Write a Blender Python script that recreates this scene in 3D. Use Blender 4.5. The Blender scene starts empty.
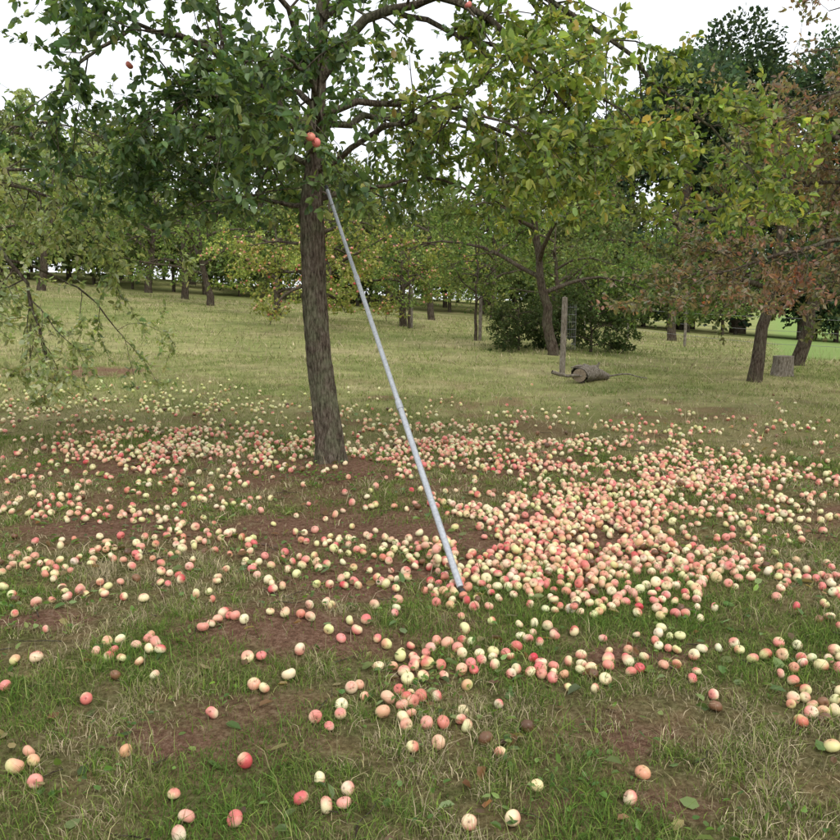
import bpy, math
import numpy as np
from mathutils import Vector
rng = np.random.default_rng(11)

# ------------------------------------------------------------------ utils
def smooth(a,b,x):
    t=np.clip((x-a)/(b-a),0,1); return t*t*(3-2*t)
def _hash(ix,iy,s):
    n=(ix.astype(np.int64)*374761393+iy.astype(np.int64)*668265263+s*974711)&0x7fffffff
    n=((n^(n>>13))*1274126177)&0x7fffffff
    return ((n^(n>>16))&0xffff)/65535.0
def vnoise(x,y,s=0):
    ix=np.floor(x);iy=np.floor(y);fx=x-ix;fy=y-iy
    fx=fx*fx*(3-2*fx);fy=fy*fy*(3-2*fy)
    a=_hash(ix,iy,s);b=_hash(ix+1,iy,s);c=_hash(ix,iy+1,s);d=_hash(ix+1,iy+1,s)
    return (a*(1-fx)+b*fx)*(1-fy)+(c*(1-fx)+d*fx)*fy
def fbm(x,y,s=0,o=3):
    v=0;a=.5;t=0
    for i in range(o):
        v=v+a*vnoise(x*2**i+i*17.3,y*2**i-i*9.1,s+i);t+=a;a*=.5
    return v/t
def norm(v):
    return v/(np.linalg.norm(v,axis=-1,keepdims=True)+1e-9)

SOIL=[(-.71,3.65,.72,.36),(-.88,2.78,.26,.12),(.77,2.8,.26,.24),(.75,2.42,.34,.14),(-.25,5.5,1.1,.8),
      (-.8,7.3,1.3,.9),(-.2,4.6,.7,.4),(-6.3,15,1.6,.8),(1.9,2.9,.25,.1),(.9,3.5,.4,.14),(3.4,6.0,.6,.3),
      (-2.2,5.6,.6,.4),(.8,5.2,1.0,.8),(.9,7.6,.9,.6),(-2.8,7.6,.9,.5),(-1.9,3.9,.3,.12),(-.1,3.3,.2,.12)]
def soil(x,y):
    m=np.zeros_like(x)
    w=(fbm(x*3,y*3,5)-.5)*1.6+(fbm(x*11,y*11,6)-.5)*1.2
    for cx,cy,rx,ry in SOIL:
        d=np.sqrt(((x-cx)/rx)**2+((y-cy)/ry)**2)
        m=np.maximum(m,1-smooth(.35,1.3,d+w))
    m=np.maximum(m,.65*smooth(.58,.76,fbm(x*1.4,y*1.4,9,4))*(1-smooth(12,16,y)))
    return m
def fieldmask(x,y): return smooth(0,.8,x-.405*y-.3)*smooth(21.5,22.5,y)
def H(x,y):
    x=np.asarray(x,float);y=np.asarray(y,float)
    xc=np.clip(x,-28,42)
    h=smooth(4,40,y)*(.75-.075*xc)+smooth(40,70,y)*.8*(1-smooth(5,18,x))
    near=1-smooth(20,40,np.abs(y))
    h=h+near*(.07*(fbm(x*.9,y*.9,3)-.5)+.03*(fbm(x*4,y*4,4)-.5))
    h=h+.06*np.exp(-(((x+.71)/.45)**2+((y-3.7)/.3)**2))+.07*np.exp(-(((x+.85)/.5)**2+((y-7.5)/.5)**2))
    return h
def Hs(x,y): return float(H(np.array([x]),np.array([y]))[0])

def build(name,parts,mats):
    vs=[];cs=[];ls=[];tot=[];mi=[];sm=[];off=0
    for V,F,C,m,s in parts:
        V=np.asarray(V,float).reshape(-1,3);F=np.asarray(F,np.int64)
        if len(F)==0: continue
        C=np.asarray(C,float)
        if C.ndim==1: C=np.tile(C,(len(V),1))
        vs.append(V);cs.append(C);ls.append((F+off).ravel());tot.append(np.full(len(F),F.shape[1]))
        mi.append(np.full(len(F),m));sm.append(np.full(len(F),s));off+=len(V)
    vs=np.concatenate(vs);cs=np.concatenate(cs);ls=np.concatenate(ls);tot=np.concatenate(tot)
    me=bpy.data.meshes.new(name)
    me.vertices.add(len(vs));me.vertices.foreach_set('co',vs.astype(np.float32).ravel())
    me.loops.add(len(ls));me.loops.foreach_set('vertex_index',ls.astype(np.int32))
    me.polygons.add(len(tot));me.polygons.foreach_set('loop_start',np.concatenate([[0],np.cumsum(tot)[:-1]]).astype(np.int32))
    for m in mats: me.materials.append(m)
    me.polygons.foreach_set('material_index',np.concatenate(mi).astype(np.int32))
    me.polygons.foreach_set('use_smooth',np.concatenate(sm).astype(bool))
    me.update(calc_edges=True)
    a=me.color_attributes.new('Col','FLOAT_COLOR','POINT')
    a.data.foreach_set('color',np.concatenate([cs,np.ones((len(cs),1))],1).astype(np.float32).ravel())
    ob=bpy.data.objects.new(name,me);bpy.context.collection.objects.link(ob)
    return ob

def tube(pts,rad,seg=6,flute=0):
    pts=np.asarray(pts,float);n=len(pts)
    rad=np.asarray(rad,float)
    tg=norm(np.gradient(pts,axis=0))
    ref=np.array([1.,0,0]) if abs(tg[0][0])<.8 else np.array([0,1.,0])
    a=np.linspace(0,2*np.pi,seg,endpoint=False)
    U=norm(ref-(tg@ref)[:,None]*tg);W=np.cross(tg,U)
    rr=rad[:,None]*np.ones(seg)
    if flute:
        z=np.arange(n)[:,None]
        rr=rr*(1+flute*np.sin(a*2+.6)+flute*.6*np.sin(a*5+z*.25)+flute*.5*np.sin(a*9+z*.4+1)+flute*.25*rng.normal(size=(n,seg)))
    V=pts[:,None]+rr[:,:,None]*(np.cos(a)[None,:,None]*U[:,None]+np.sin(a)[None,:,None]*W[:,None])
    i=np.arange(n-1)[:,None]*seg;j=np.arange(seg);k=(j+1)%seg
    F=np.stack([i+j,i+k,i+seg+k,i+seg+j],-1).reshape(-1,4)
    return V.reshape(-1,3),F
def resample(pts,n,jit=0):
    pts=np.asarray(pts,float);d=np.r_[0,np.cumsum(np.linalg.norm(np.diff(pts,axis=0),axis=1))]
    s=np.linspace(0,d[-1],n)
    o=np.stack([np.interp(s,d,pts[:,i]) for i in range(3)],1)
    for _ in range(2): o[1:-1]=.25*o[:-2]+.5*o[1:-1]+.25*o[2:]
    if jit: o[1:-1]+=rng.normal(size=o[1:-1].shape)*jit
    return o

# ------------------------------------------------------------------ materials
def mat(name):
    m=bpy.data.materials.new(name);m.use_nodes=True;nt=m.node_tree
    for n in list(nt.nodes): nt.nodes.remove(n)
    out=nt.nodes.new('ShaderNodeOutputMaterial')
    return m,nt,out
def N(nt,t,**k):
    n=nt.nodes.new(t)
    for a,b in k.items(): setattr(n,a,b)
    return n
def ramp(nt,fac,stops):
    r=nt.nodes.new('ShaderNodeValToRGB');e=r.color_ramp.elements
    while len(e)<len(stops): e.new(.5)
    for i,(p,c) in enumerate(stops): e[i].position=p;e[i].color=(*c,1)
    nt.links.new(fac,r.inputs[0]);return r.outputs[0]
def mix(nt,f,a,b,mode='MIX'):
    m=nt.nodes.new('ShaderNodeMix');m.data_type='RGBA';m.blend_type=mode
    for s,v in ((m.inputs[0],f),(m.inputs[6],a),(m.inputs[7],b)):
        if hasattr(v,'node'): nt.links.new(v,s)
        else: s.default_value=v if not isinstance(v,tuple) else (*v,1)
    return m.outputs[2]
def noise(nt,scale,detail=4,co=None,rough=.55):
    n=N(nt,'ShaderNodeTexNoise');n.inputs['Scale'].default_value=scale;n.inputs['Detail'].default_value=detail;n.inputs['Roughness'].default_value=rough
    if co is None:
        t=nt.nodes.new('ShaderNodeTexCoord');co=t.outputs['Object']
    nt.links.new(co,n.inputs['Vector']);return n.outputs['Fac']

def leaf_mat(name,trans=.35,rough=.5,var=True,gloss=True):
    m,nt,out=mat(name);L=nt.links
    at=N(nt,'ShaderNodeAttribute',attribute_name='Col')
    col=at.outputs['Color']
    if var:
        oi=nt.nodes.new('ShaderNodeObjectInfo')
        hs=nt.nodes.new('ShaderNodeHueSaturation')
        mr=nt.nodes.new('ShaderNodeMapRange');mr.inputs[3].default_value=.8;mr.inputs[4].default_value=1.25
        L.new(oi.outputs['Random'],mr.inputs[0]);L.new(mr.outputs[0],hs.inputs['Value'])
        mr2=nt.nodes.new('ShaderNodeMapRange');mr2.inputs[3].default_value=.485;mr2.inputs[4].default_value=.51
        L.new(oi.outputs['Random'],mr2.inputs[0]);L.new(mr2.outputs[0],hs.inputs['Hue'])
        L.new(col,hs.inputs['Color']);col=hs.outputs[0]
    if gloss:
        p=N(nt,'ShaderNodeBsdfPrincipled');p.inputs['Roughness'].default_value=rough;p.inputs['Specular IOR Level'].default_value=.4
        L.new(col,p.inputs['Base Color'])
    else:
        p=N(nt,'ShaderNodeBsdfDiffuse');L.new(col,p.inputs[0])
    if trans==0:
        L.new(p.outputs[0],out.inputs[0]);return m
    t=N(nt,'ShaderNodeBsdfTranslucent')
    tc=mix(nt,1.0,col,(1.7,1.65,.8),'MULTIPLY');L.new(tc,t.inputs['Color'])
    ms=nt.nodes.new('ShaderNodeMixShader');ms.inputs[0].default_value=trans
    L.new(p.outputs[0],ms.inputs[1]);L.new(t.outputs[0],ms.inputs[2]);L.new(ms.outputs[0],out.inputs[0])
    return m
def bark_mat(name,c1,c2,c3,sc=1,moss=.6):
    m,nt,out=mat(name);L=nt.links
    t=nt.nodes.new('ShaderNodeTexCoord');mp=nt.nodes.new('ShaderNodeMapping');mp.inputs['Scale'].default_value=(52*sc,52*sc,13*sc)
    L.new(t.outputs['Object'],mp.inputs[0])
    n1=noise(nt,1,7,mp.outputs[0],.72);n2=noise(nt,4,5,None,.7)
    c=ramp(nt,n1,[(.36,c1),(.5,c2),(.66,c3)])
    c=mix(nt,ramp(nt,n2,[(.45,(0,0,0)),(.62,(moss,moss,moss))]),c,mix(nt,1.0,(.19,.20,.12),ramp(nt,n1,[(.36,(.3,.3,.3)),(.6,(1,1,1))]),'MULTIPLY'))
    p=N(nt,'ShaderNodeBsdfDiffuse');L.new(c,p.inputs['Color'])
    b=nt.nodes.new('ShaderNodeBump');b.inputs['Strength'].default_value=.9;b.inputs['Distance'].default_value=.03;L.new(n1,b.inputs['Height']);L.new(b.outputs[0],p.inputs['Normal'])
    L.new(p.outputs[0],out.inputs[0]);return m
M_leaf=leaf_mat('leaves',.3,.5,True,False)
M_leafnear=leaf_mat('near_leaves',.42,.4,False)
M_grass=leaf_mat('grass_blades',0,.6,False,False)
M_bark=bark_mat('bark',(.03,.023,.017),(.115,.09,.068),(.25,.215,.17),1,.75)
M_barkfar=bark_mat('bark_dark',(.03,.022,.017),(.08,.06,.045),(.15,.125,.10),.6,.3)
M_wood=bark_mat('grey_wood',(.10,.08,.06),(.22,.19,.15),(.36,.32,.27),.8,.1)

def ground_mat():
    m,nt,out=mat('orchard_ground');L=nt.links
    t=nt.nodes.new('ShaderNodeTexCoord');co=t.outputs['Object']
    at=N(nt,'ShaderNodeAttribute',attribute_name='Col');sp=nt.nodes.new('ShaderNodeSeparateColor');L.new(at.outputs['Color'],sp.inputs[0])
    fine=noise(nt,38,7,co,.7);mid=noise(nt,5,5,co,.6);big=noise(nt,.35,4,co,.6);vf=noise(nt,170,3,co,.7)
    g=ramp(nt,fine,[(.25,(.045,.035,.02)),(.45,(.12,.10,.05)),(.58,(.19,.165,.085)),(.78,(.33,.28,.17))])
    g2=ramp(nt,mid,[(.3,(.60,.78,.5)),(.5,(1,1,.92)),(.7,(1.2,1.05,.98))])
    g=mix(nt,1.0,g,g2,'MULTIPLY')
    far=ramp(nt,big,[(.3,(.18,.21,.075)),(.5,(.27,.275,.115)),(.66,(.36,.32,.17))])
    far=mix(nt,.8,far,mix(nt,1.0,far,ramp(nt,noise(nt,1.6,8,co,.78),[(.3,(.45,.5,.42)),(.7,(1.45,1.4,1.35))]),'MULTIPLY'))
    g=mix(nt,sp.outputs[2],g,far)
    s=ramp(nt,fine,[(.25,(.06,.033,.022)),(.5,(.185,.10,.068)),(.72,(.31,.20,.145))])
    s=mix(nt,1.0,s,ramp(nt,vf,[(.3,(.5,.5,.5)),(.7,(1.4,1.4,1.4))]),'MULTIPLY')
    g=mix(nt,sp.outputs[0],g,s)
    gf=ramp(nt,mid,[(.3,(.19,.27,.085)),(.7,(.25,.33,.11))])
    g=mix(nt,sp.outputs[1],g,gf)
    p=N(nt,'ShaderNodeBsdfDiffuse');L.new(g,p.inputs['Color'])
    b=nt.nodes.new('ShaderNodeBump');b.inputs['Strength'].default_value=.9;b.inputs['Distance'].default_value=.03;L.new(fine,b.inputs['Height']);L.new(b.outputs[0],p.inputs['Normal'])
    L.new(p.outputs[0],out.inputs[0]);return m
def apple_mat():
    m,nt,out=mat('apple_skin');L=nt.links
    at=N(nt,'ShaderNodeAttribute',attribute_name='Col')
    br=noise(nt,55,3)
    c=mix(nt,ramp(nt,br,[(.66,(0,0,0)),(.72,(.7,.7,.7))]),at.outputs['Color'],(.25,.13,.06))
    p=N(nt,'ShaderNodeBsdfPrincipled');p.inputs['Roughness'].default_value=.38;p.inputs['Specular IOR Level'].default_value=.4
    L.new(c,p.inputs['Base Color']);L.new(p.outputs[0],out.inputs[0]);return m
def simple(name,c,r=.5,metal=0,ns=30,amt=.25):
    m,nt,out=mat(name);L=nt.links
    n=noise(nt,ns,5);col=mix(nt,ramp(nt,n,[(.35,(0,0,0)),(.7,(1,1,1))]),tuple(c),tuple(x*(1-amt) for x in c))
    p=N(nt,'ShaderNodeBsdfPrincipled');p.inputs['Roughness'].default_value=r;p.inputs['Metallic'].default_value=metal
    L.new(col,p.inputs['Base Color']);L.new(p.outputs[0],out.inputs[0]);return m
M_ground=ground_mat();M_apple=apple_mat()
M_alu=simple('aluminium',(.50,.52,.54),.45,.5,60,.3);M_black=simple('black_plastic',(.03,.03,.03),.6)
M_wire=simple('galvanised_wire',(.24,.24,.23),.5,.3)
M_cut=simple('cut_wood',(.30,.23,.16),.8,0,40,.5)

# ------------------------------------------------------------------ ground
def axis(lo,hi,step,far):
    a=np.arange(lo,hi,step);g=np.cumsum(step*1.13**np.arange(1,200));g=g[g<far]
    return a,g
a,g=axis(-8,8.5,.06,900);xs=np.r_[(a[0]-g)[::-1],a,a[-1]+g]
a,g=axis(0,15,.06,1500);g2=g[g<300];ys=np.r_[(a[0]-g2)[::-1],a,a[-1]+g]
X,Y=np.meshgrid(xs,ys);x=X.ravel();y=Y.ravel()
Z=H(x,y)+.012*(fbm(x*14,y*14,8,2)-.5)*(1-smooth(12,15,y))*smooth(-1,0,y);nx=len(xs);ny=len(ys)
i=np.arange(ny-1)[:,None]*nx;j=np.arange(nx-1)
F=np.stack([i+j,i+j+1,i+j+1+nx,i+j+nx],-1).reshape(-1,4)
C=np.stack([soil(x,y)*.9,fieldmask(x,y),smooth(6,14,y)],1)
build('ground',[(np.stack([x,y,Z],1),F,C,0,True)],[M_ground])

# ------------------------------------------------------------------ leaves
LT6=np.array([[0,0,0],[.25,.25,.09],[.68,.23,.06],[1,0,-.10],[.68,-.23,.06],[.25,-.25,.09]])
LF6=np.array([[0,3,2,1],[0,5,4,3]])
LT4=np.array([[0,0,0],[.45,.34,.06],[1,0,-.05],[.45,-.34,.06]]);LF4=np.array([[0,1,2,3]])
def leaves(P,D,size,cols,near=True,upbias=.9):
    n=len(P);T,Fq=(LT6,LF6) if near else (LT4,LF4)
    D=norm(D);up=norm(rng.normal(size=(n,3))*.6+np.array([0,0,upbias]))
    S=norm(np.cross(up,D));Nn=np.cross(D,S)
    s=size*rng.uniform(.6,1.3,(n,1,1))
    V=P[:,None]+s*(T[None,:,0:1]*D[:,None]+T[None,:,1:2]*S[:,None]*rng.uniform(.85,1.2,(n,1,1))+T[None,:,2:3]*rng.uniform(-.5,2.2,(n,1,1))*Nn[:,None])
    k=len(T);F=(np.arange(n)[:,None,None]*k+Fq[None]).reshape(-1,4)
    return V.reshape(-1,3),F,np.repeat(cols,k,0)
def pal(n,cols,w,P=None,var=.22):
    cols=np.array(cols);w=np.array(w,float)
    if P is not None:
        q=fbm(P[:,0]*1.3+P[:,2]*.7,P[:,1]*1.3-P[:,2]*.9,21,2)
        u=np.clip(rng.random(n)*.55+ (q-.25)*.9,0,.999)
    else: u=rng.random(n)
    idx=np.searchsorted(np.cumsum(w/w.sum()),u).clip(0,len(cols)-1)
    return cols[idx]*np.exp(rng.normal(size=(n,1))*var)*(1+rng.normal(size=(n,3))*.06)

class Tree:
    def __init__(s): s.parts=[];s.P=[];s.D=[]
    def tube(s,pts,r0,r1,seg,flute=0,pw=1):
        t=np.linspace(0,1,len(pts))**pw
        V,F=tube(pts,r0+(r1-r0)*t,seg,flute);s.parts.append((V,F,(1,1,1),0,True))
    def leafrun(s,pts,per,start=0.):
        L=np.linalg.norm(pts[-1]-pts[0]);n=max(2,int(L*per));t=rng.uniform(start,1,n)*(len(pts)-1)
        i=np.minimum(t.astype(int),len(pts)-2);f=(t-i)[:,None]
        p=pts[i]*(1-f)+pts[i+1]*f;tg=norm(pts[i+1]-pts[i])
        d=tg*.5+rng.normal(size=(n,3))*.65+np.array([0,0,-.22])
        s.P.append(p+rng.normal(size=(n,3))*.012);s.D.append(d)
    def walk(s,p,d,L,n,jit,grav):
        pts=[p];d=d/np.linalg.norm(d)
        for i in range(n):
            d=d+rng.normal(size=3)*jit+np.array([0,0,grav]);d/=np.linalg.norm(d);pts.append(pts[-1]+d*L/n)
        return np.array(pts)
    def limb(s,pts,r0,r1,lvl,par,flute=0,start=.2):
        s.tube(pts,r0,r1,(9,5,3)[min(lvl,2)],flute)
        mx=par['max']
        if lvl>=mx: s.leafrun(pts,par['leaf']);return
        seg=np.linalg.norm(np.diff(pts,axis=0),axis=1).sum()
        n=max(1,rng.poisson(seg*par['n'][lvl]))
        for t in np.r_[rng.uniform(start if lvl==0 else .15,1,n),1.]:
            f=t*(len(pts)-1);i=min(int(f),len(pts)-2);p=pts[i]*(1-(f-i))+pts[i+1]*(f-i)
            tg=(pts[i+1]-pts[i]);tg/=np.linalg.norm(tg)
            d=tg*par.get('fwd',.6)+norm(rng.normal(size=3))*1.0+np.array([0,0,par['up'][lvl]])
            L=par['L'][lvl]*rng.uniform(.45,1.25)
            sub=s.walk(p,d,L,(6,4)[min(lvl,1)],.16,par['g'][lvl])
            if (sub[:,2]<par.get('zmin',-9)).any():
                sub[:,2]=np.maximum(sub[:,2],par['zmin']+rng.random()*.3)
            rr=max(r0+(r1-r0)*t,.004)*.5
            s.limb(sub,min(rr,par['rmax'][lvl]),.0025,lvl+1,par)
    def finish(s,name,size,pc,pw,mats,near=True,extra=[],cfun=None,upbias=.9):
        P=np.concatenate(s.P);D=np.concatenate(s.D)
        col=pal(len(P),pc,pw,P) if cfun is None else cfun(P)
        V,F,C=leaves(P,D,size,col,near,upbias)
        return build(name,s.parts+[(V,F,C,1,False)]+extra,mats)

# ------------------------------------------------------------------ apples
def apple_template(seg,rings):
    ph=np.linspace(0,np.pi,rings);pts=[]
    for p in ph[1:-1]:
        r=np.sin(p)*(1+.09*np.cos(p));z=.86*np.cos(p)-(.26*np.exp(-(p/.42)**2))+(.14*np.exp(-((np.pi-p)/.35)**2))
        a=np.linspace(0,2*np.pi,seg,endpoint=False)
        pts.append(np.stack([r*np.cos(a)*(1+.02*np.cos(5*a)),r*np.sin(a),np.full(seg,z)+ (.02*np.cos(5*a) if p>2.4 else 0)],1))
    V=np.concatenate(pts);V=np.vstack([V,[0,0,.55],[0,0,-.70]])
    n=rings-2;i=np.arange(n-1)[:,None]*seg;j=np.arange(seg);k=(j+1)%seg
    F=np.stack([i+j,i+seg+j,i+seg+k,i+k],-1).reshape(-1,4)
    T=np.vstack([np.stack([j,k,np.full(seg,n*seg)],1),np.stack([(n-1)*seg+k,(n-1)*seg+j,np.full(seg,n*seg+1)],1)])
    return V,F,T
def randrot(n):
    q=rng.normal(size=(n,4));q/=np.linalg.norm(q,axis=1,keepdims=True);w,x,y,z=q.T
    return np.stack([np.stack([1-2*(y*y+z*z),2*(x*y-z*w),2*(x*z+y*w)],-1),np.stack([2*(x*y+z*w),1-2*(x*x+z*z),2*(y*z-x*w)],-1),np.stack([2*(x*z-y*w),2*(y*z+x*w),1-2*(x*x+y*y)],-1)],1)
def apple_parts(P,R,seg,rings,stem,yel=None,redbias=0.,br=.05):
    n=len(P);T,F,Tr=apple_template(seg,rings);k=len(T);Rt=randrot(n)
    asp=rng.uniform(.90,1.03,(n,1,1))*np.array([0,0,1.])+np.array([1,1,0.])*rng.uniform(.97,1.03,(n,1,3))
    V=(T[None]*asp)@np.transpose(Rt,(0,2,1))*R[:,None,None]+P[:,None]
    ax=norm(rng.normal(size=(n,3)))
    up=Rt[:,2,:]
    ax=norm(ax+up*.35)
    bias=rng.normal(size=(n,1))*.5+.02+redbias
    if yel is not None: bias=bias-yel[:,None]*.8
    a=np.arctan2(T[:,1],T[:,0]);st=.09*np.sin(a*7+T[:,2]*2)[None]+rng.normal(size=(n,k))*.08
    s=smooth(-.5,.8,np.einsum('kj,nj->nk',T,ax)+bias+st)
    s=s*rng.uniform(.5,1,(n,1))
    cream=np.array([.80,.69,.43])*(1+rng.normal(size=(n,3))*.05);gy=np.array([.60,.62,.22])
    m=rng.random((n,1))**2*.8
    if yel is not None: m=np.clip(m+yel[:,None]*.4,0,1)
    cream=cream*(1-m)+gy*m
    pink=np.array([.75,.22,.20]);red=np.array([.55,.035,.055]);rr=rng.random((n,1))**1.1
    red=pink*(1-rr)+red*rr
    C=cream[:,None]*(1-s[...,None])+red[:,None]*s[...,None]
    brown=rng.random(n)<br;C[brown]=np.array([.20,.10,.05])*rng.uniform(.5,1.2,(brown.sum(),1,1))
    C[:,-2]*=.6;C[:,-1]*=.35
    o=np.arange(n)[:,None,None]*k
    Vf=V.reshape(-1,3);me=[(Vf,(o+F[None]).reshape(-1,4),C.reshape(-1,3),0,True),(Vf,(o+Tr[None]).reshape(-1,3),C.reshape(-1,3),0,True)]
    if stem:
        S=np.array([[.05,0,.5],[-.03,.04,.5],[-.03,-.04,.5],[.12,0,1.05],[.05,.04,1.05],[.05,-.04,1.05]])
        SF=np.array([[0,1,4,3],[1,2,5,4],[2,0,3,5]])
        V2=(S[None])@np.transpose(Rt,(0,2,1))*R[:,None,None]+P[:,None]
        me.append((V2.reshape(-1,3),(np.arange(n)[:,None,None]*6+SF[None]).reshape(-1,4),(.09,.055,.03),0,False))
    return me

def density(x,y):
    def G(cx,cy,sx,sy,a,rot=0):
        c,s=math.cos(rot),math.sin(rot);u=(x-cx)*c+(y-cy)*s;v=-(x-cx)*s+(y-cy)*c
        return a*np.exp(-(u/sx)**2-(v/sy)**2)
    d=G(1.25,5.6,.8,1.4,680,-.45)+G(.75,4.7,.5,.45,400)+G(2.3,7.0,.8,1.0,270)+G(1.9,4.5,.8,.35,110)
    d+=G(.6,8.6,1.3,.8,200)+G(-2.3,8.5,1.4,.8,180)+G(-1.1,5.0,1.0,.4,68)+G(-2.6,6.3,1.4,1.1,44)+G(0,6.5,4.3,2.4,13)
    d+=G(-2.0,3.95,1.0,.22,18)+G(0,4.2,3,.6,5)+G(3.6,5.3,.9,1.3,38)+G(-4.5,11.3,2.6,1.6,38)+G(2,10,3,1.3,12)+G(-.1,4.9,.35,.3,50)
    d+=G(0,3,3,.7,3)+1.3
    for cx,cy,sx,sy,a in ((-1.41,3.52,.22,.09,240),(-1.14,3.70,.16,.09,290),(-1.28,3.2,.25,.06,60),(-.67,3.27,.12,.08,240),(-.56,3.75,.09,.05,150),(-.03,3.42,.08,.14,230),(-.02,3.08,.09,.1,190),(-.04,2.88,.08,.06,130),
        (-.31,2.95,.1,.04,100),(.9,2.98,.13,.08,210),(.53,3.3,.12,.05,180),(.75,3.2,.2,.08,60),(1.56,3.02,.12,.09,290),(1.75,3.5,.2,.12,190),(1.15,3.6,.25,.08,170),(.95,3.35,.14,.07,130),(-1.29,2.57,.14,.07,100),(-.31,2.36,.07,.05,180),
        (.05,2.7,.06,.05,100),(-1.0,2.62,.12,.05,80),(1.2,2.8,.12,.05,80),(-1.85,4.3,.25,.12,130),(-.95,4.35,.3,.12,130),(.3,4.0,.15,.1,80),(1.0,3.9,.2,.1,130),(-2.4,4.7,.3,.15,110),(-.35,4.4,.2,.15,120)):
        d+=G(cx,cy,sx,sy,a)
    d*=1-smooth(9.5,15.5,y+.15*x)
    cl=.6*fbm(x*2.4,y*2.4,31,2)+.4*fbm(x*7,y*7,33,2);d*=.10+2.4*smooth(.38,.66,cl)
    d*=1-.95*np.exp(-(((x+.85)/.25)**2+((y-7.5)/.25)**2))
    d*=1-.75*np.exp(-(((x+.15)/.5)**2+((y-5.7)/.45)**2))
    return d
n=420000
cy=2.0+14*rng.random(n);cx=rng.uniform(-1,1,n)*(cy*.62+.8)
area=14*2*(cy*.62+.8)/n
keep=rng.random(n)<density(cx,cy)*area*1.2
cx=cx[keep];cy=cy[keep]
grid={};ax_,ay_,ar_,lz=[],[],[],[]
for x0,y0 in zip(cx,cy):
    r=float(np.clip(rng.normal(.0248,.003),.017,.032));gx,gy=int(x0//.08),int(y0//.08);ok=0
    for dx in (-1,0,1):
        for dy in (-1,0,1):
            for (a0,b0,c0,l0) in grid.get((gx+dx,gy+dy),()):
                q=(a0-x0)**2+(b0-y0)**2
                if q<((r+c0)*.93)**2: ok+=1 if q>((r+c0)*.6)**2 else 9
    if ok==0: lay=0
    elif ok in(2,3) and rng.random()<.35: lay=1
    else: continue
    grid.setdefault((gx,gy),[]).append((x0,y0,r,lay));ax_.append(x0);ay_.append(y0);ar_.append(r);lz.append(lay)
ax_=np.array(ax_);ay_=np.array(ay_);ar_=np.array(ar_);lz=np.array(lz)
P=np.stack([ax_,ay_,H(ax_,ay_)+ar_*(.80+lz*1.45)+.003],1)
print('APPLES',len(P))
yel=smooth(9,12,ay_)*smooth(1,-2,ax_)*.9+smooth(8,11,ay_)*.25
nr=ay_<4.6
parts=apple_parts(P[nr],ar_[nr],16,12,True,yel[nr],.12)+apple_parts(P[~nr],ar_[~nr],10,8,False,yel[~nr],.03)
build('fallen_apples',parts,[M_apple])

# ------------------------------------------------------------------ grass
def blades(x,y,h,w,cols,tri):
    n=len(x);z=H(x,y)-.006;a=rng.uniform(0,2*np.pi,n);dx=np.cos(a);dy=np.sin(a)
    b=rng.uniform(0,2*np.pi,n);le=rng.uniform(.1,1.5,n)*h;lx=np.cos(b)*le;ly=np.sin(b)*le
    w=w*rng.uniform(.6,1.3,n)
    if tri:
        V=np.stack([np.stack([x-dx*w,y-dy*w,z],1),np.stack([x+dx*w,y+dy*w,z],1),np.stack([x+lx,y+ly,z+h],1)],1)
        F=np.arange(n*3).reshape(-1,3);return [(V.reshape(-1,3),F,np.repeat(cols,3,0),0,False)]
    V=np.stack([np.stack([x-dx*w,y-dy*w,z],1),np.stack([x+dx*w,y+dy*w,z],1),
                np.stack([x+dx*w*.7+lx*.28,y+dy*w*.7+ly*.28,z+h*.6],1),np.stack([x-dx*w*.7+lx*.28,y-dy*w*.7+ly*.28,z+h*.6],1),
                np.stack([x+lx,y+ly,z+h*rng.uniform(.7,1.05,n)],1)],1)
    o=np.arange(n)[:,None]*5
    F1=o+np.array([0,1,2,3]);F2=o+np.array([3,2,4]);C=np.repeat(cols,5,0)
    Vr=V.reshape(-1,3)
    return [(Vr,F1,C,0,False),(Vr,F2,C,0,False)]
def scatter(n,y0,y1,pw=1.):
    y=y0+(y1-y0)*rng.random(n)**pw;x=rng.uniform(-1,1,n)*(y*.60+.9);return x,y
GC=[(.09,.155,.032),(.14,.20,.038),(.20,.22,.075),(.28,.245,.125),(.42,.35,.22)]
gp=[]
for (n,y0,y1,hm,w,dry) in ((260000,1.7,5.0,.026,.0016,.04),(190000,4.6,9.0,.026,.0024,.18),(140000,8.5,18,.035,.004,.25),(80000,17,42,.055,.009,.30)):
    x,y=scatter(n,y0,y1,.8)
    k=fbm(x*1.7,y*1.7,41,3);k2=fbm(x*7,y*7,44,2)
    if y0>8: k=.5*k+.5*fbm(x*.5,y*.5,47,3)
    pr=np.clip((.12+1.5*smooth(.36,.62,k*.5+k2*.5))*(1-.95*soil(x,y)),0.015,1)
    if y0>16: pr*=1-fieldmask(x,y)
    s=rng.random(n)<pr;x=x[s];y=y[s];k=k[s];k2=k2[s]
    h=hm*np.exp(rng.normal(size=len(x))*.45)*(.5+1.3*k2)
    u=np.clip(rng.random(len(x))*.8+dry*.8+(.5-k)*1.5,0,.999);idx=(u*5).astype(int)
    c=np.array(GC)[idx]*np.exp(rng.normal(size=(len(x),1))*.28)
    gp+=blades(x,y,h,w,c,y0>8)
x,y=scatter(2600,6,30,.7);c=np.array(GC)[rng.integers(2,5,len(x))];gp+=blades(x,y,rng.uniform(.12,.32,len(x)),.003,c,False)
x,y=scatter(1600,2,7,.9);c=np.array(GC)[rng.integers(1,5,len(x))];gp+=blades(x,y,rng.uniform(.05,.12,len(x)),.0016,c,False)
tx,ty=scatter(620,2,8,.8);s=soil(tx,ty)<.4;tx=tx[s];ty=ty[s]
x=np.repeat(tx,30)+rng.normal(size=len(tx)*30)*.024;y=np.repeat(ty,30)+rng.normal(size=len(tx)*30)*.024
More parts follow.
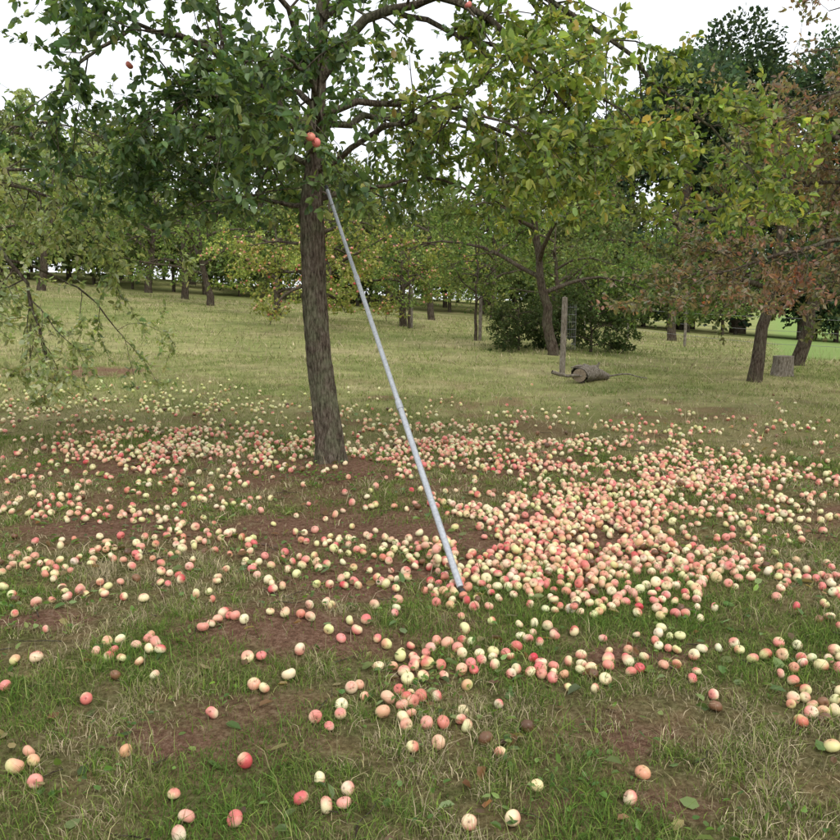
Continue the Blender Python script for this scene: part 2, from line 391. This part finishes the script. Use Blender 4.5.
c=np.array(GC)[rng.integers(0,2,len(x))]*rng.uniform(.8,1.5,(len(x),1));gp+=blades(x,y,rng.uniform(.025,.075,len(x)),.0019,c,False)
build('grass',gp,[M_grass])

x,y=scatter(5200,2,13,.9);dd=density(x,y);s=rng.random(len(x))<np.clip(.15+dd/90,0,1);x=x[s];y=y[s];n=len(x)
P=np.stack([x,y,H(x,y)+rng.uniform(.008,.035,n)],1);D=np.c_[rng.normal(size=(n,2)),rng.normal(size=n)*.25]
V,F,C=leaves(P,D,.055,pal(n,[(.10,.17,.045),(.20,.27,.10),(.28,.22,.10),(.22,.12,.06),(.14,.08,.05)],[4,3,2,1.5,1]),True,1.6)
build('fallen_leaves',[(V,F,C,0,False)],[M_leafnear])
x,y=scatter(9000,2,8,.8);s=(rng.random(len(x))<smooth(.5,.7,fbm(x*2.2,y*2.2,61)))|(rng.random(len(x))<.06);x=x[s];y=y[s]
for cx0,cy0,k in ((-.93,7.0,90),(-.75,6.9,70),(.08,3.25,40),(-.35,8,60)):
    x=np.r_[x,cx0+rng.normal(size=k)*.09];y=np.r_[y,cy0+rng.normal(size=k)*.08]
n=len(x);P=np.stack([x,y,H(x,y)+rng.uniform(.01,.045,n)],1);D=np.c_[rng.normal(size=(n,2)),rng.random(n)*.5]
V,F,C=leaves(P,D,.028,pal(n,[(.08,.15,.03),(.13,.22,.045),(.2,.27,.08)],[2,3,1]),True,1.4)
build('clover_weeds',[(V,F,C,0,False)],[M_leafnear])
# small twigs dropped from the trees
x,y=scatter(260,2.2,10,.9);tp=[]
for x0,y0 in zip(x,y):
    a=rng.uniform(0,6.28);L=rng.uniform(.05,.22);t=np.linspace(-.5,.5,4)[:,None]
    q=np.c_[x0+t*L*math.cos(a)+rng.normal(size=(4,1))*.008,y0+t*L*math.sin(a)+rng.normal(size=(4,1))*.008]
    V,F=tube(np.c_[q,H(q[:,0],q[:,1])+.01+rng.random(4)*.01],[.003,.0028,.002,.001],4);tp.append((V,F,(1,1,1),0,True))
build('fallen_twigs',tp,[M_barkfar])

# ------------------------------------------------------------------ main tree
T=Tree();bx,by=-.85,7.5;bz=Hs(bx,by)
tr=resample([(-.835,by,bz-.1),(-.85,by,.35),(-.92,by,1.0),(-.965,by,1.6),(-.965,by,2.4),(-.93,by,2.9),(-.895,by,3.3),(-.85,by+.05,4.1),(-.75,by+.1,4.9),(-.7,by+.1,5.7)],90)
zz=tr[:,2];rad=np.interp(zz,[-.1,.05,.22,.8,1.6,2.4,2.7,3.3,4.1,5.7],[.19,.152,.124,.108,.098,.094,.072,.06,.048,.015])
V,F=tube(tr,rad,36,.10);T.parts.append((V,F,(1,1,1),0,True))
par=dict(max=2,n=[6.6,7.6],L=[.8,.34],up=[.0,.05],g=[-.09,-.07],rmax=[.014,.005],leaf=58,fwd=.7,zmin=2.2)
yb=by
limbs=[
 ([(-.9,yb,3.45),(-.66,yb-.05,3.8),(-.43,yb-.1,4.05),(.17,yb-.2,4.12),(.7,yb-.3,3.85),(1.1,yb-.3,3.35),(1.6,yb-.4,2.7)],.05),
 ([(-.9,yb,3.2),(-.17,yb+.1,3.36),(.44,yb+.2,3.22),(1.05,yb+.2,2.9),(1.5,yb+.2,2.45)],.035),
 ([(-.96,yb,2.38),(-1.3,yb-.05,2.45),(-1.6,yb-.1,2.5),(-1.95,yb-.15,2.4)],.026),
 ([(-.94,yb,2.9),(-1.55,yb-.2,3.6),(-2.3,yb-.3,3.9),(-2.8,yb-.4,3.55),(-3.1,yb-.4,3.0)],.04),
 ([(-.94,yb,2.75),(-1.5,yb+.2,3.0),(-2.1,yb+.3,3.1),(-2.6,yb+.3,2.8)],.03),
 ([(-.85,yb,4.0),(.0,yb+.3,4.5),(1.0,yb+.2,4.35),(2.0,yb,3.6),(2.55,yb,3.0),(3.0,yb-.1,2.65)],.04),
 ([(-.95,yb,2.85),(-.8,yb-.6,3.2),(-.9,yb-1.2,3.35),(-1.2,yb-1.6,3.2)],.03),
 ([(-.95,yb,2.7),(-.3,yb-.5,3.0),(.3,yb-.9,3.1),(.9,yb-1.1,2.8)],.03),
 ([(-.9,yb,3.3),(-1.3,yb+.7,3.6),(-1.6,yb+1.6,3.7),(-2.0,yb+2.3,3.4)],.035),
 ([(-.9,yb,3.1),(-.2,yb+.9,3.4),(.6,yb+1.6,3.4),(1.3,yb+2.1,2.9)],.035),
 ([(-.8,yb+.1,4.7),(-1.5,yb-.2,5.1),(-2.3,yb-.3,4.9),(-3.0,yb-.3,4.3)],.035),
 ([(-.8,yb+.1,4.8),(-.4,yb+.5,5.4),(.2,yb+.6,5.6)],.03),
 ([(-.9,yb,3.6),(-1.2,yb-.5,4.1),(-1.6,yb-.9,4.2),(-2.2,yb-1.1,3.9)],.03),
 ([(-.96,yb,2.45),(-.4,yb+.3,2.65),(.2,yb+.4,2.7),(.8,yb+.4,2.45)],.024),
 ([(-.9,yb,3.0),(-1.3,yb-.1,3.3),(-1.8,yb-.2,3.35),(-2.3,yb-.3,3.0)],.026),
 ([(-.3,yb-.1,4.05),(.4,yb-.1,3.8),(1.1,yb,3.6),(1.9,yb,3.1),(2.2,yb,2.8)],.026),
 ([(-.93,yb,2.9),(-.88,yb-.8,3.05),(-.78,yb-1.5,2.82)],.02),
]
for pts,r in limbs: T.limb(resample(pts,16,.02),r,.006,0,par,.03)
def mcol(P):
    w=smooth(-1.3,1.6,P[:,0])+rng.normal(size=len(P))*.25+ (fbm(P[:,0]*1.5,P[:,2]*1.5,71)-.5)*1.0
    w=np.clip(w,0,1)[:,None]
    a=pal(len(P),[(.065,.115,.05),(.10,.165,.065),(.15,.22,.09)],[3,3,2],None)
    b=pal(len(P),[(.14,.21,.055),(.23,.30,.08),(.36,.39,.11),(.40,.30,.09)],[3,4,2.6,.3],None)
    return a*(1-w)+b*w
HP=np.array([(-.755,5.86,2.70),(-.72,5.88,2.665),(.4,7.2,4.0),(-2.4,7.1,3.5)])
hang=apple_parts(HP,np.full(len(HP),.034),14,10,True,None,1.4,0)
hang=[(v,f,c,2,s) for v,f,c,m,s in hang]
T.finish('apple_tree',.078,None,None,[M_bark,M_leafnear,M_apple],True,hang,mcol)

# left neighbour (trunk beyond the left edge of view)
T=Tree();x0,y0=-5.6,8.6
V,F=tube(resample([(x0,y0,Hs(x0,y0)-.1),(x0+.05,y0,1.2),(x0-.05,y0,2.2),(x0,y0,3.2),(x0+.1,y0,4.4)],20),np.linspace(.17,.04,20),14,.05);T.parts.append((V,F,(1,1,1),0,True))
par2=dict(max=2,n=[5.5,6.5],L=[.8,.36],up=[-.1,-.1],g=[-.16,-.1],rmax=[.014,.006],leaf=58,fwd=.7,zmin=.55)
for pts,r in [([(x0,y0,2.1),(x0+.8,y0-.3,2.5),(x0+1.5,y0-.5,2.2),(x0+1.9,y0-.6,1.4),(x0+1.95,y0-.6,.8)],.04),
 ([(x0,y0,2.4),(x0+.9,y0,2.8),(x0+1.7,y0,2.7),(x0+2.4,y0,2.2)],.035),
 ([(x0,y0,2.6),(x0+.9,y0+.5,3.3),(x0+1.6,y0+.6,3.5),(x0+2.2,y0+.6,3.3)],.03),
 ([(x0,y0,1.9),(x0+.9,y0+.6,2.1),(x0+1.6,y0+1,1.8),(x0+2.0,y0+1.2,1.2)],.03),
 ([(x0,y0,2.6),(x0-.9,y0+.5,3.3),(x0-1.6,y0+.6,3.2),(x0-2.2,y0+.6,2.3)],.04),
 ([(x0,y0,2.6),(x0-.3,y0-.9,3.1),(x0-.5,y0-1.6,2.9)],.035),
 ([(x0,y0,3.0),(x0+.3,y0+1.1,3.7),(x0+.2,y0+2,3.6)],.035),
 ([(x0,y0,2.7),(x0+1.0,y0+.2,2.9),(x0+1.9,y0+.3,3.0),(x0+2.5,y0+.2,2.6)],.03),
 ([(x0,y0,2.3),(x0+.9,y0-.7,2.6),(x0+1.4,y0-1.1,2.4),(x0+1.6,y0-1.3,1.8)],.03)]:
    T.limb(resample(pts,14,.02),r,.006,0,par2)
T.finish('pear_tree',.068,[(.14,.20,.08),(.24,.30,.13),(.35,.40,.20),(.46,.49,.32)],[2,4,3.5,2.5],[M_bark,M_leafnear],True)

# right neighbour with reddening leaves
T=Tree();x0,y0=6.9,10.4
V,F=tube(resample([(x0,y0,Hs(x0,y0)-.1),(x0-.05,y0,1.2),(x0,y0,2.2),(x0-.1,y0,3.4),(x0,y0,5)],20),np.linspace(.2,.04,20),14,.05);T.parts.append((V,F,(1,1,1),0,True))
par3=dict(max=2,n=[5.2,7],L=[.95,.42],up=[-.05,0],g=[-.1,-.07],rmax=[.016,.007],leaf=42,fwd=.75,zmin=1.4)
for pts,r in [([(x0,y0,2.0),(x0-1,y0-.2,2.3),(x0-2,y0-.4,2.3),(x0-3.0,y0-.5,2.0),(x0-3.7,y0-.6,1.75)],.05),
 ([(x0,y0,2.4),(x0-1,y0+.3,3.0),(x0-2,y0+.3,3.1),(x0-3.1,y0+.2,2.6)],.045),
 ([(x0,y0,2.9),(x0-1,y0-.3,3.9),(x0-1.9,y0-.4,4.1),(x0-2.6,y0-.4,3.7)],.045),
 ([(x0,y0,3.4),(x0-.7,y0,4.7),(x0-1.4,y0,5.2),(x0-2.0,y0,5.0)],.04),
 ([(x0,y0,3.2),(x0-.9,y0+.2,4.2),(x0-1.7,y0+.2,4.7),(x0-2.4,y0,4.5)],.04),
 ([(x0,y0,3.0),(x0-.8,y0+.5,3.9),(x0-1.6,y0+.6,4.3),(x0-2.2,y0+.5,4.0)],.035),
 ([(x0,y0,2.2),(x0-.7,y0-.9,2.7),(x0-1.4,y0-1.4,2.5),(x0-2.0,y0-1.7,2.1)],.04),
 ([(x0,y0,2.8),(x0-.5,y0+1,3.5),(x0-1.0,y0+1.9,3.4)],.04),
 ([(x0,y0,3.8),(x0-.2,y0-.5,5.1),(x0-.6,y0-.7,5.6)],.04),
 ([(x0,y0,2.4),(x0+1,y0+.2,3.0),(x0+2,y0+.3,2.9)],.045),
 ([(x0,y0,2.1),(x0-1,y0+.8,2.3),(x0-2,y0+1.2,2.1)],.045)]:
    T.limb(resample(pts,14,.02),r,.006,0,par3)
RC=[(.13,.17,.08),(.20,.19,.11),(.25,.175,.12),(.29,.155,.115),(.36,.13,.08)]
T.finish('autumn_apple_tree',.07,RC,[3,3,3,2.6,1],[M_bark,M_leafnear],True)

# ------------------------------------------------------------------ generic orchard trees
def orchard(seed,h,rad,tr_h,cols,w,leafsize=.11,lean=0,fruit=0,tr_r=.15,dens=1.,droop=-.1,zmin=.9,leaf=26):
    global rng
    rng=np.random.default_rng(seed);T=Tree()
    top=np.array([lean,0,h*.85])
    tk=resample([(0,0,-.3),(lean*.2,.02,tr_h*.5),(lean*.6,0,tr_h),(lean*.9,.1,h*.6),tuple(top)],16,.02)
    V,F=tube(tk,np.interp(np.linspace(0,1,16),[0,.08,.35,1],[tr_r*1.4,tr_r*1.05,tr_r*.75,.02]),10,.07);T.parts.append((V,F,(1,1,1),0,True))
    pr=dict(max=2,n=[3.2*dens,4.5],L=[rad*.42,.55],up=[.1,.05],g=[droop,-.07],rmax=[.03,.01],leaf=leaf,fwd=.6,zmin=zmin)
    nl=9
    for k in range(nl):
        a=k*2.4+rng.uniform(-.3,.3);z=tr_h*.9+(h*.8-tr_h)*k/nl;L=rad*(1-.45*(k/nl)**1.5)*rng.uniform(.75,1.15)
        i=np.argmin(abs(tk[:,2]-z));p=tk[i]
        pts=T.walk(p,np.array([math.cos(a),math.sin(a),.65]),L*1.15,7,.14,-.12)
        T.limb(pts,tr_r*.45,.01,0,pr,0,.25)
    ex=[]
    if fruit:
        P=np.concatenate(T.P);ii=rng.choice(len(P),fruit,replace=False)
        ex=[(v,f,c,2,s) for v,f,c,m,s in apple_parts(P[ii],np.full(fruit,.045),8,6,False,None,.9)]
    ob=T.finish('tmp',leafsize,cols,w,[M_barkfar,M_leaf,M_apple],False,ex)
    me=ob.data;bpy.data.objects.remove(ob);return me
G1=[(.08,.125,.04),(.125,.18,.055),(.19,.24,.075),(.27,.30,.11)]
V1=orchard(1,6.2,3.0,1.8,G1,[3,4,3,1])
V2=orchard(2,5.4,2.8,1.5,G1,[2,4,3,2],lean=.5)
V3=orchard(3,6.8,3.3,2.0,G1,[4,4,2,1],lean=-.7)
V4=orchard(4,4.2,2.4,1.0,[(.19,.25,.07),(.29,.34,.10),(.40,.40,.14),(.42,.28,.10)],[3,3,1.5,.5],.11,fruit=190,zmin=.5,leaf=34)
V5=orchard(5,6.4,3.0,2.0,[(.11,.14,.055),(.17,.18,.08),(.24,.16,.10)],[4,3,1.5],.11,lean=-.5)
V6=orchard(6,4.0,1.5,1.4,G1,[3,3,3,2],.09,tr_r=.06)
V7=orchard(7,3.2,2.0,.4,[(.05,.08,.03),(.08,.115,.045),(.12,.15,.07)],[3,3,2],.13,tr_r=.07,zmin=.1,dens=2.2,leaf=34)
rng=np.random.default_rng(99)
def put(me,name,x,y,s=1,rot=None,sz=None):
    ob=bpy.data.objects.new(name,me);bpy.context.collection.objects.link(ob)
    ob.location=(x,y,Hs(x,y)-.03);ob.rotation_euler=(0,0,rng.uniform(0,6.28) if rot is None else rot)
    ob.scale=(s,s,s if sz is None else sz);return ob
L=[(V1,-10.8,38,1.05),(V2,-8.6,34,1.0),(V3,-16.5,36,1.1),(V2,-14.5,44,1.2),(V1,-20,30,1.0),(V3,-5.5,44,1.15),
   (V2,.5,35,.95),(V5,6.15,15,.85),(V3,8.8,19,1.0),(V1,3.8,43,1.1),(V1,9.2,30,1.0),(V2,-22,42,1.2),(V3,-26,36,1.2),(V2,6.6,38,1.0)]
for me,x,y,s in L: put(me,'orchard_tree',x,y,s)
put(V3,'orchard_tree',3.25,20,.9,.3)
for x,y,s in ((-2.9,24.5,1.0),(-.6,29,.9),(-5.2,30,.9)): put(V4,'fruiting_apple_tree',x,y,s)
for x,y,s in ((-.35,28,.8),(1.6,24,.85)): put(V6,'young_tree',x,y,s)
for x,y,s in ((4.5,21.5,.62),(2.6,21.5,.45),(3.6,22.5,.55)): put(V7,'shrub',x,y,s)

# ------------------------------------------------------------------ distant tree masses
def mass(name,crowns,size,cols,w,per):
    parts=[];
    for (x,y,h,r) in crowns:
        z0=Hs(x,y);V,F=tube([(x,y,z0-.5),(x,y,z0+h*.35),(x+.2,y,z0+h*.7)],[.028*h,.02*h,.01*h],7);parts.append((V,F,(1,1,1),0,True))
        nb=11;c=np.array([x,y,z0+h*.55])
        dirs=norm(rng.normal(size=(nb,3)));cen=c+dirs*np.array([r*.62,r*.62,h*.32]);rr=r*rng.uniform(.32,.58,nb)
        n=int(per*r*r);b=rng.integers(0,nb,n);d=norm(rng.normal(size=(n,3)));d[:,2]=np.abs(d[:,2])*1.15-.5*(rng.random(n)<.5);q=rng.uniform(.72,1.08,(n,1))
        P=cen[b]+d*rr[b,None]*q*np.array([1,1,.9]);P[:,2]=np.maximum(P[:,2],z0+rng.random(n)*.8)
        br=(.65+.7*rng.random(nb))[b][:,None]
        col=pal(n,cols,w,None)*br
        V,F,C=leaves(P,d+rng.normal(size=(n,3))*.8,size,col,False,.5);parts.append((V,F,C,1,False))
    return build(name,parts,[M_barkfar,M_leaf])
cr=[]
for x in np.arange(-62,14,4.2): cr.append((x+rng.uniform(-1.5,1.5),60+rng.uniform(-4,6),rng.uniform(8,13.5),rng.uniform(3.2,4.8)))
for x in np.arange(-50,16,4): cr.append((x+rng.uniform(-1.5,1.5),53+rng.uniform(-2,2),rng.uniform(4.5,6.5),rng.uniform(2.8,3.6)))
GD=[(.085,.12,.05),(.125,.165,.065),(.18,.22,.09),(.24,.26,.12)]
mass('distant_tree_line',cr,.34,GD,[3,4,3,1.5],300)
hd=[(x+rng.uniform(-.5,.5),48.5+rng.uniform(-1.5,1.5),rng.uniform(2.8,4.6),rng.uniform(2.1,2.9)) for x in np.arange(-52,19,1.8)]
hd+=[(x+rng.uniform(-.5,.5),66+rng.uniform(-1.5,1.5),rng.uniform(4,5.5),rng.uniform(2.8,3.4)) for x in np.arange(-64,22,2.4)]
mass('hedge',hd,.28,GD,[5,4,2,1],240)
cr=[(15.5,62,17,5),(19,60,20.5,5.5),(24,62,23,6),(28.5,60,21.5,6),(35,62,19,6),(42,60,16,6),(50,64,15,6),(12,64,15,4.5),(21.5,66,22,5),(26,67,22.5,5)]
cr2=[(x,56+rng.uniform(-3,3),rng.uniform(5,7),3.6) for x in np.arange(15,60,3.2)]
mass('tall_woodland',cr+cr2,.36,[(.04,.065,.04),(.06,.09,.05),(.09,.125,.06)],[4,4,2],420)

# ------------------------------------------------------------------ pole
def rod(a,b,r0,r1,mati,seg=16):
    a=np.array(a,float);b=np.array(b,float)
    pts=np.array([a,a+(b-a)*.001,b-(b-a)*.001,b]);V,F=tube(pts,[r0*.001,r0,r1,r1*.001],seg)
    return (V,F,(1,1,1),mati,False)
A=np.array([.235,4.27,Hs(.235,4.27)]);B=np.array([-.80,7.36,2.50]);d=B-A
pt=lambda t:tuple(A+d*t)
build('picking_pole',[rod(pt(.012),pt(.36),.0195,.0195,0),rod(pt(.36),pt(.70),.0175,.0175,0),rod(pt(.70),pt(1.02),.0155,.0155,0),
  rod(pt(.35),pt(.368),.023,.023,0),rod(pt(.692),pt(.708),.021,.021,0),rod(pt(-.003),pt(.008),.021,.021,1),rod(pt(1.015),pt(1.03),.018,.018,1)],[M_alu,M_black])

# ------------------------------------------------------------------ post, log, stump, fence
def post(name,x,y,h,r,guard=False):
    z=Hs(x,y);parts=[]
    V,F=tube([(x,y,z-.2),(x+.01,y,z+h*.5),(x+.02,y,z+h-.02),(x+.02,y,z+h)],[r,r*.97,r*.95,.001],10,.05);parts.append((V,F,(1,1,1),0,False))
    if guard:
        for k in range(6):
            zz=z+.6+k*.14;a=np.linspace(0,2*np.pi,14);V,F=tube(np.stack([x+.15+.12*np.cos(a),y+.15+.12*np.sin(a),np.full(14,zz)],1),np.full(14,.0022),3);parts.append((V,F,(1,1,1),1,False))
        for a in np.linspace(0,2*np.pi,10)[:-1]:
            p=(x+.15+.12*math.cos(a),y+.15+.12*math.sin(a));parts.append(rod((*p,z+.5),(*p,z+1.35),.0022,.0022,1,3))
    return build(name,parts,[M_wood,M_wire])
post('wooden_stake',2.70,15.5,1.5,.055,True)
post('wooden_stake',-.3,28.3,1.4,.05);post('wooden_stake',1.75,24,1.3,.05)
LX,LY=2.95,14.5
z=Hs(LX,LY)
parts=[]
lp=resample([(LX-.15,LY-.2,z+.13),(LX,LY,z+.17),(LX+.2,LY+.15,z+.14),(LX+.45,LY+.3,z+.06)],10,.015);V,F=tube(lp,np.interp(np.linspace(0,1,10),[0,.5,1],[.14,.15,.07]),14,.14);parts.append((V,F,(1,1,1),0,True))
e=lp[0];a=np.linspace(0,2*np.pi,15)[:-1];dv=norm(lp[0]-lp[1]);u=norm(np.cross(dv,[0,0,1.]));w=np.cross(u,dv)
V=np.vstack([e+dv*.004,e+dv*.002+.12*(np.cos(a)[:,None]*u+np.sin(a)[:,None]*w)]);F=np.array([[0,1+i,1+(i+1)%14] for i in range(14)]);parts.append((V,F,(1,1,1),1,False))
for pts,r in [([(LX-.65,LY-.3,z+.20),(LX-.35,LY-.2,z+.12),(LX+.05,LY-.2,z+.12)],.035),([(LX,LY,z+.2),(LX-.1,LY-.1,z+.30),(LX-.3,LY-.2,z+.27)],.025),([(LX+.4,LY+.2,z+.08),(LX+.7,LY+.1,z+.14),(LX+1.1,LY,z+.06)],.018),([(LX+.2,LY+.1,z+.2),(LX+.25,LY+.1,z+.33)],.03)]:
    V,F=tube(resample(pts,8,.01),np.linspace(r,r*.5,8),7);parts.append((V,F,(1,1,1),0,True))
build('fallen_log',parts,[M_wood,M_cut])
x,y=7.25,16.3;z=Hs(x,y);V,F=tube([(x,y,z-.1),(x,y,z+.05),(x+.01,y,z+.25),(x+.01,y,z+.4),(x+.01,y,z+.405)],[.26,.21,.19,.19,.001],16,.07)
build('tree_stump',[(V,F,(1,1,1),0,False)],[M_wood])
fp=[(6.8,34),(7.6,30),(8.4,26),(9.2,22),(11.4,21.6),(13.6,21.4),(15.8,21.2),(18,21),(20.2,21)]
parts=[]
for x,y in fp:
    z=Hs(x,y);V,F=tube([(x,y,z-.2),(x,y,z+.6),(x,y,z+1.15),(x,y,z+1.155)],[.045,.045,.042,.001],8,.04);parts.append((V,F,(1,1,1),0,False))
for (xa,ya),(xb,yb_) in zip(fp[:-1],fp[1:]):
    for hh in (.35,.7,1.05): parts.append(rod((xa,ya-.05,Hs(xa,ya)+hh),(xb,yb_-.05,Hs(xb,yb_)+hh),.005,.005,1,4))
build('wire_fence',parts,[M_wood,M_wire])

# ------------------------------------------------------------------ light
w=bpy.data.worlds.new('World');bpy.context.scene.world=w;w.use_nodes=True;nt=w.node_tree
bg=nt.nodes['Background'];sk=nt.nodes.new('ShaderNodeTexSky');sk.sky_type='NISHITA';sk.sun_disc=False
sk.sun_elevation=math.radians(48);sk.sun_rotation=math.radians(150);sk.dust_density=3
tc=nt.nodes.new('ShaderNodeTexCoord')
n1=noise(nt,2.2,4,tc.outputs['Generated'],.5)
cl=ramp(nt,n1,[(.3,(8.8,9.1,9.6)),(.7,(11,11.2,11.5))])
m=mix(nt,.82,sk.outputs[0],cl);nt.links.new(m,bg.inputs[0]);bg.inputs[1].default_value=.15
sd=bpy.data.lights.new('sun','SUN');sd.energy=1.5;sd.angle=math.radians(14);sd.color=(1,.96,.9)
so=bpy.data.objects.new('sun',sd);bpy.context.collection.objects.link(so)
az=math.radians(150);el=math.radians(48)
v=Vector((math.sin(az)*math.cos(el),math.cos(az)*math.cos(el),math.sin(el)));so.rotation_euler=v.to_track_quat('Z','Y').to_euler()

cd=bpy.data.cameras.new('camera');cd.lens=35;cd.sensor_width=36;cd.clip_end=4000
co=bpy.data.objects.new('camera',cd);bpy.context.collection.objects.link(co)
co.location=(0,0,1.6);co.rotation_euler=(math.radians(90-8.5),0,0)
sc=bpy.context.scene;sc.camera=co
sc.view_settings.view_transform='Standard';sc.view_settings.look='None';sc.view_settings.exposure=0
